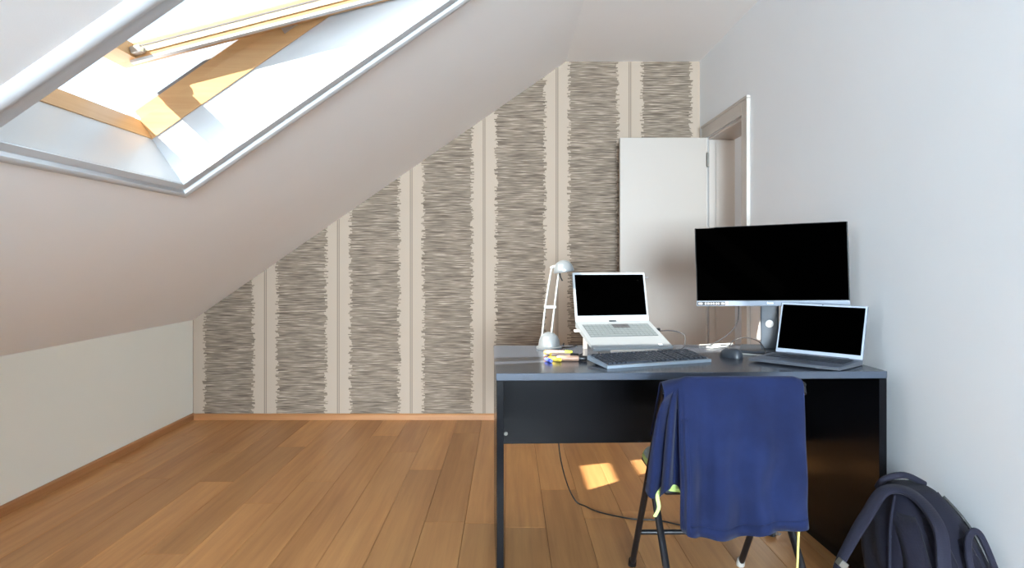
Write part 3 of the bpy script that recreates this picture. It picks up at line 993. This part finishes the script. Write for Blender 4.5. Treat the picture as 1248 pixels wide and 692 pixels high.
for yy in (-0.008, 0.008):
    pin.tube([pgm @ Vector((0.041, yy, -0.003)), pgm @ Vector((0.062, yy, -0.003))], 0.0022, 8)
pin.build('plug_pins', M_ALU, pc_, True)

# ================================================================ FOLDING CHAIR
ch = thing('folding_chair', 'black tubular folding chair drawn up to the desk with a garment over it', 'chair', (0.673, 2.2, 0))
CX = 0.205
TOP = (-0.252, 0.829)       # y, z of the top of the back frame
FOOT = (0.300, 0.010)
RT = 0.0115


def fpt(k):
    return (TOP[0] + (FOOT[0] - TOP[0]) * k, TOP[1] + (FOOT[1] - TOP[1]) * k)


bar = []
c = 0.035
bar.append((-CX, *fpt(0.06)))
for a in range(0, 91, 15):
    bar.append((-CX + c - c * math.cos(R(a)), fpt(0.045)[0] - 0.0 * a, fpt(0.045)[1] - c + c * math.sin(R(a)) + 0.0))
left_part = bar
MB().tube(left_part + [(-p[0], p[1], p[2]) for p in reversed(left_part)], RT, 12).build('back_frame', M_BLACKM, ch, True)
for s in (-1, 1):
    MB().tube([(s * CX, *fpt(0.05)), (s * CX, *fpt(0.5)), (s * CX, *fpt(0.985))], RT, 12).build('front_leg', M_BLACKM, ch, True)
    MB().lathe([(0.0145, 0), (0.0155, 0.004), (0.0145, 0.03), (0.012, 0.034)], 14, Matrix.Translation((s * CX, FOOT[0] + 0.004, 0.0)) @ Matrix.Rotation(R(20), 4, 'X')).build('foot_cap', M_TAPE if s > 0 else M_BLACKP, ch, True)
    sx = s * (CX - 0.0) + 0.012 + (0.004 if s > 0 else -0.0)
    MB().tube([(sx, 0.045, 0.455), (sx, -0.17, 0.24), (sx, -0.385, 0.010)], RT, 12).build('rear_leg', M_BLACKM, ch, True)
    MB().lathe([(0.0145, 0), (0.0155, 0.004), (0.0145, 0.03), (0.012, 0.034)], 14, Matrix.Translation((sx, -0.392, 0.0)) @ Matrix.Rotation(R(-24), 4, 'X')).build('foot_cap', M_BLACKP, ch, True)
    MB().lathe([(0.013, -0.014), (0.016, -0.012), (0.016, 0.012), (0.013, 0.014)], 16, Matrix.Translation((s * CX + 0.006, 0.018, 0.425)) @ Matrix.Rotation(R(90), 4, 'Y')).build('pivot', M_BLACKM, ch, True)
MB().tube([(-CX, *fpt(0.80)), (CX, *fpt(0.80))], 0.009, 10).build('stretcher', M_BLACKM, ch, True)
MB().tube([(-CX + 0.012, -0.26, 0.145), (CX + 0.012, -0.26, 0.145)], 0.009, 10).build('stretcher', M_BLACKM, ch, True)
# curved back panel between the uprights
vs_, fs_ = [], []
for i in range(9):
    x = -CX + 0.01 + (2 * CX - 0.02) * i / 8
    cv = 0.018 * (1 - (x / CX) ** 2)
    for kk in (0.06, 0.26):
        y, z = fpt(kk)
        for t in (-0.006, 0.006):
            vs_.append((x, y - cv + t, z + t * 0.7))
for i in range(8):
    a, b = i * 4, (i + 1) * 4
    fs_ += [(a, b, b + 2, a + 2), (a + 1, a + 3, b + 3, b + 1), (a, a + 1, b + 1, b), (a + 2, b + 2, b + 3, a + 3)]
fs_ += [(0, 2, 3, 1), (32, 33, 35, 34)]
MB().add(vs_, fs_).build('backrest', M_BLACKM, ch, True)
MB().bbox(-CX + 0.014, CX - 0.014, -0.155, 0.205, 0.428, 0.446, 0.008).build('seat', M_BLACKM, ch)

# cushion with a lime edge and ties
cu = thing('seat_cushion', 'flat grey-teal seat cushion with lime edging and ties on the folding chair', 'cushion', (0.673, 2.2, 0.4465))


def pad(w, d, y0, z0, z1, inset, n=40):
    prof = [(inset, z0), (0.004, z0 + (z1 - z0) * 0.2), (0.0, (z0 + z1) / 2), (0.004, z1 - (z1 - z0) * 0.2), (inset, z1), (inset + 0.08, z1 + 0.006)]
    vs_, fs_ = [], []
    for ins, z in prof:
        for k in range(n):
            a = 2 * math.pi * k / n
            ca, sa = math.cos(a), math.sin(a)
            q = (abs(ca) ** 7 + abs(sa) ** 7) ** (-1 / 7)
            vs_.append(((w / 2 - ins) * ca * q, y0 + (d / 2 - ins) * sa * q, z))
    m = len(prof)
    for i in range(m - 1):
        for k in range(n):
            fs_.append((i * n + k, i * n + (k + 1) % n, (i + 1) * n + (k + 1) % n, (i + 1) * n + k))
    fs_.append(tuple(range(n - 1, -1, -1)))
    fs_.append(tuple(range((m - 1) * n, m * n)))
    return MB().add(vs_, fs_)


pad(0.388, 0.41, 0.020, 0.003, 0.036, 0.012).build('cushion_top', M_CUSH, cu, True)
pad(0.398, 0.422, 0.020, 0.000, 0.022, 0.004).build('edging', M_LIME, cu, True)
rib = [(-0.006, -0.001), (0.006, -0.001), (0.006, 0.001), (-0.006, 0.001)]
MB().sweep(smooth_path([(-0.200, -0.165, 0.008), (-0.218, -0.178, -0.01), (-0.214, -0.180, -0.045), (-0.226, -0.176, -0.075)], 6), rib, Vector((0, 1, 0))).build('tie', M_LIME, cu)
MB().tube(smooth_path([(0.196, -0.172, 0.010), (0.210, -0.192, -0.03), (0.206, -0.194, -0.15), (0.203, -0.192, -0.26), (0.200, -0.19, -0.36)], 6), 0.0035, 8).build('tie', M_YSTR, cu, True)


# ================================================================ GARMENT OVER THE CHAIR BACK
def garment():
    # cross-section along the hanging cloth: (x at the bar, x at the hem, y offset at the hem, hem height)
    cols = [(0.872, 0.886, 0.012, 0.376), (0.870, 0.884, -0.006, 0.370), (0.856, 0.868, -0.014, 0.366), (0.838, 0.842, -0.012, 0.362),
            (0.812, 0.812, -0.004, 0.360), (0.786, 0.784, -0.002, 0.362), (0.760, 0.758, -0.014, 0.360), (0.735, 0.732, -0.018, 0.352),
            (0.708, 0.706, -0.006, 0.345), (0.684, 0.682, 0.000, 0.340), (0.660, 0.658, -0.008, 0.338), (0.636, 0.632, -0.020, 0.340),
            (0.612, 0.606, -0.020, 0.344), (0.590, 0.582, -0.008, 0.346), (0.568, 0.560, -0.010, 0.350), (0.548, 0.542, -0.024, 0.354),
            (0.528, 0.526, -0.030, 0.358), (0.512, 0.514, -0.026, 0.362), (0.502, 0.507, -0.008, 0.366)]
    pleats = [(0.500, 0.520, 0.016, 0.380), (0.506, 0.526, 0.040, 0.430), (0.510, 0.516, 0.058, 0.470), (0.506, 0.496, 0.052, 0.480), (0.500, 0.482, 0.030, 0.470), (0.494, 0.472, 0.022, 0.470),
              (0.488, 0.462, 0.034, 0.455), (0.486, 0.460, 0.060, 0.440), (0.486, 0.468, 0.085, 0.430), (0.484, 0.470, 0.104, 0.425), (0.480, 0.456, 0.098, 0.425), (0.476, 0.440, 0.090, 0.425),
              (0.462, 0.430, 0.100, 0.430), (0.455, 0.426, 0.128, 0.440)]
    allc = cols + pleats
    # refine sideways
    def cr(seq, sub):
        out = []
        n = len(seq)
        for i in range(n - 1):
            p = [seq[max(i - 1, 0)], seq[i], seq[i + 1], seq[min(i + 2, n - 1)]]
            for k in range(sub):
                t = k / sub
                out.append(tuple(0.5 * (2 * b + (c_ - a) * t + (2 * a - 5 * b + 4 * c_ - d) * t * t + (3 * b - a - 3 * c_ + d) * t ** 3) for a, b, c_, d in zip(*p)))
        out.append(seq[-1])
        return out
    prof = cr(allc, 3)
    yt, zt = 2.2 + fpt(0.045)[0], fpt(0.045)[1] + RT
    rows_front, rows_top, rows_back = 6, 6, 30
    vs_, fs_ = [], []
    nrow = 0
    rnd = random.Random(5)
    grid = []
    for i, (xt, xb, yo, zb) in enumerate(prof):
        sidef = i / (len(prof) - 1)
        colv = []
        droop = 0.030 * max(0.0, (0.53 - xt) / 0.06) ** 1.3 + 0.012 * max(0.0, (xt - 0.85) / 0.03)
        lay = 0.006 + 0.012 * max(0.0, (0.512 - xt) / 0.03)
        rr = RT + lay
        zc_, yc_ = zt - RT - droop, yt
        for r in range(rows_front):                       # front side lies on the sloping back
            t = 1 - r / rows_front
            dz = 0.17 * t
            colv.append((xt, yc_ + rr + dz * 0.70, zc_ - dz + 0.004))
        for r in range(rows_top + 1):                     # over the bar
            a = math.pi * r / rows_top
            colv.append((xt, yc_ + rr * math.cos(a), zc_ + rr * math.sin(a)))
        for r in range(1, rows_back + 1):                 # hangs down behind the chair
            t = r / rows_back
            e = t ** 0.75
            z = zc_ + (zb - zc_) * t
            x = xt + (xb - xt) * e
            y = yc_ - rr + yo * (t ** 0.6)
            y += yo * 0.5 * (t ** 0.7) if xt > 0.515 else 0.0
            wob = 0.0035 * math.sin(17 * x * 3 + 9 * t) * t + 0.003 * math.sin(41 * x + 5.0 * t) * t
            if t > 0.30 and xt > 0.5:
                wob += 0.004 * math.exp(-((t - 0.46 - 0.25 * (xt - 0.55)) / 0.03) ** 2) * max(0.0, 1 - abs(xt - 0.56) / 0.09)
            # stray soft diagonal creases
            if xt > 0.5:
                wob += 0.0055 * math.sin(34 * x - 11 * z + 2.5 * math.sin(7 * z)) * min(1, t * 2) + 0.0022 * math.sin(70 * x + 22 * z)* min(1, t * 2)
            wob += 0.0025 * math.sin(26 * (x * 0.8 + z * 0.6)) * min(1, t * 3)
            colv.append((x, y + wob, z))
        grid.append(colv)
    nr = len(grid[0])
    for colv in grid:
        vs_ += colv
    for i in range(len(grid) - 1):
        for r in range(nr - 1):
            fs_.append((i * nr + r, i * nr + r + 1, (i + 1) * nr + r + 1, (i + 1) * nr + r))
    return MB().add(vs_, fs_), grid


gm, ggrid = garment()
gt = thing('linen_garment', 'navy blue linen garment draped over the back of the folding chair', 'clothing', (0, 0, 0))
go = gm.build('cloth', M_SHIRT, gt, True)
go.data.polygons.foreach_set('use_smooth', [True] * len(go.data.polygons))
md = go.modifiers.new('thick', 'SOLIDIFY')
md.thickness = 0.0022
md.offset = 1.0
md2 = go.modifiers.new('sub', 'SUBSURF')
md2.levels = md2.render_levels = 1
# turned hem along the bottom of the wide panel and the stitched placket at its left edge
hem, nr = [], len(ggrid[0])
hv, hf = [], []
sel = [g_ for g_ in ggrid if g_[0][0] > 0.503]
for g_ in sel:
    for q in (g_[-1], g_[-2], g_[-3]):
        hv.append((q[0], q[1] - 0.0042, q[2] - (0.002 if q is g_[-1] else 0)))
for i in range(len(sel) - 1):
    for q in range(2):
        hf.append((i * 3 + q, i * 3 + q + 1, (i + 1) * 3 + q + 1, (i + 1) * 3 + q))
ho_ = MB().add(hv, hf).build('hem', M_SHIRT, gt, True)
ms_ = ho_.modifiers.new('thick', 'SOLIDIFY')
ms_.thickness = 0.0016
pv, pf = [], []
psel = [g_ for g_ in ggrid if 0.505 < g_[0][0] < 0.533]
for g_ in psel:
    for q in g_[nr - 24:]:
        pv.append((q[0], q[1] - 0.0042, q[2]))
for i in range(len(psel) - 1):
    for q in range(23):
        pf.append((i * 24 + q, i * 24 + q + 1, (i + 1) * 24 + q + 1, (i + 1) * 24 + q))
po = MB().add(pv, pf).build('placket', M_SHIRT, gt, True)
mp = po.modifiers.new('thick', 'SOLIDIFY')
mp.thickness = 0.0016

# ================================================================ BACKPACK
BX, BY = 1.222, 1.85
bp = thing('backpack', 'dark navy backpack slumped against the white wall beside the desk', 'backpack', (BX, BY, 0))


def bag_point(a, h):
    """surface of the bag: a = angle round, h = 0..1 height; the top sags back towards the desk"""
    w = 0.154 * (1 - max(0, (h - 0.45) / 0.55) ** 2.2 * 0.66)
    d = 0.150 * (1 - max(0, (h - 0.50) / 0.50) ** 2.4 * 0.66)
    ca, sa = math.cos(a), math.sin(a)
    e = 3.2
    q = (abs(ca) ** e + abs(sa) ** e) ** (-1 / e)
    bulge = 1 - 0.06 * (1 - h) ** 3
    x = w * ca * q * bulge
    y = d * sa * q * bulge
    crump = 0.004 * math.sin(9 * a + 14 * h) * math.sin(math.pi * h)
    return Vector((x + 0.004 + 0.010 * h + crump * ca, y + 0.19 * h + crump * sa, 0.470 * h))


n, m = 48, 22
vs_, fs_ = [], []
for i in range(m + 1):
    h = i / m
    for k in range(n):
        vs_.append(bag_point(2 * math.pi * k / n, h))
for i in range(m):
    for k in range(n):
        fs_.append((i * n + k, i * n + (k + 1) % n, (i + 1) * n + (k + 1) % n, (i + 1) * n + k))
fs_.append(tuple(range(n - 1, -1, -1)))
fs_.append(tuple(range(m * n, (m + 1) * n)))
body = MB().add(vs_, fs_).build('body', M_BAG, bp, True)
sm = body.modifiers.new('sub', 'SUBSURF')
sm.levels = sm.render_levels = 1


def front(x, z, off=0.0):
    """point on the padded back of the bag (towards -y) at local x, z"""
    h = max(0.0, min(1.0, z / 0.470))
    best = min((bag_point(math.pi + math.pi * k / 160, h) for k in range(161)), key=lambda p: abs(p.x - x))
    return Vector((best.x, best.y - off, z))


def wp(pts):
    return [Vector((x - BX, y - BY, z)) for x, y, z in pts]


# padded panels of the back
for x0, x1 in ((-0.118, -0.050), (-0.040, 0.026), (0.060, 0.112)):
    vs_, fs_ = [], []
    nx, nz = 8, 16
    for i in range(nx):
        for j in range(nz):
            fx, fz = i / (nx - 1), j / (nz - 1)
            z = 0.03 + (0.385 if x0 < 0 else 0.34) * fz
            x = (x0 + (x1 - x0) * fx) * (1 - 0.25 * max(0, fz - 0.6) / 0.4)
            puff = 0.020 * (math.sin(math.pi * fx) ** 0.5 if 0 < fx < 1 else 0) * (math.sin(math.pi * fz) ** 0.4 if 0 < fz < 1 else 0)
            vs_.append(front(x, z, puff - 0.002))
    for i in range(nx - 1):
        for j in range(nz - 1):
            fs_.append((i * nz + j, i * nz + j + 1, (i + 1) * nz + j + 1, (i + 1) * nz + j))
    o = MB().add(vs_, fs_).build('back_pad', M_BAGM, bp, True)
    sd = o.modifiers.new('thick', 'SOLIDIFY')
    sd.thickness = 0.004
strap_sec = [(-0.019, -0.004), (-0.014, -0.008), (0.014, -0.008), (0.019, -0.004), (0.019, 0.004), (0.014, 0.008), (-0.014, 0.008), (-0.019, 0.004)]
# one strap stands away from the bag in an open loop down to the floor
p1 = smooth_path(wp([(1.172, 1.745, 0.03), (1.176, 1.765, 0.16), (1.186, 1.80, 0.318), (1.205, 1.845, 0.400), (1.206, 1.92, 0.448), (1.180, 1.975, 0.470), (1.125, 1.985, 0.462), (1.065, 1.96, 0.405), (1.000, 1.93, 0.335), (0.945, 1.90, 0.262), (0.934, 1.88, 0.17), (0.940, 1.87, 0.08), (0.975, 1.86, 0.022), (1.07, 1.85, 0.016)]), 7)
n1 = len(p1)
MB().sweep(p1, strap_sec, Vector((0, -1, 0.3)), True, [1.0 if i < n1 * 0.56 else max(0.55, 1.0 - (i / n1 - 0.56) * 2.2) for i in range(n1)]).build('shoulder_strap', M_BAGL, bp, True)
p2 = smooth_path(wp([(1.268, 1.735, 0.03), (1.266, 1.755, 0.16), (1.264, 1.80, 0.290), (1.270, 1.825, 0.340), (1.288, 1.85, 0.378), (1.312, 1.86, 0.394), (1.330, 1.85, 0.370), (1.340, 1.80, 0.27), (1.342, 1.765, 0.15), (1.336, 1.745, 0.03)]), 7)
MB().sweep(p2, [(a * 0.5, b * 0.7) for a, b in strap_sec], Vector((0, -1, 0.2))).build('shoulder_strap', M_BAGL, bp, True)
bk = Matrix.Translation(Vector((0.958 - BX, 1.900 - BY, 0.285))) @ Matrix.Rotation(R(38), 4, 'Y')
MB().bbox(-0.012, 0.012, -0.014, 0.012, -0.010, 0.010, 0.002, 1, bk).build('strap_buckle', M_HINGE, bp)
MB().tube(smooth_path(wp([(1.150, 2.06, 0.448), (1.165, 2.045, 0.480), (1.225, 2.045, 0.492), (1.290, 2.05, 0.462)]), 6), 0.010, 10).build('carry_handle', M_BAGL, bp, True)
zp = [bag_point(R(-30), h / 20) * 1.0 + Vector((0.003, -0.003, 0)) for h in range(1, 20)]
MB().tube(zp, 0.0045, 8).build('zip', M_BLACKP, bp, True)
zp = [bag_point(R(-8), h / 20) + Vector((0.002, -0.001, 0)) for h in range(1, 20)]
MB().tube(zp, 0.0045, 8).build('piping', M_BAGL, bp, True)
zp = [bag_point(R(-152), h / 20) + Vector((-0.003, -0.003, 0)) for h in range(1, 20)]
MB().tube(zp, 0.0045, 8).build('piping', M_BAGL, bp, True)
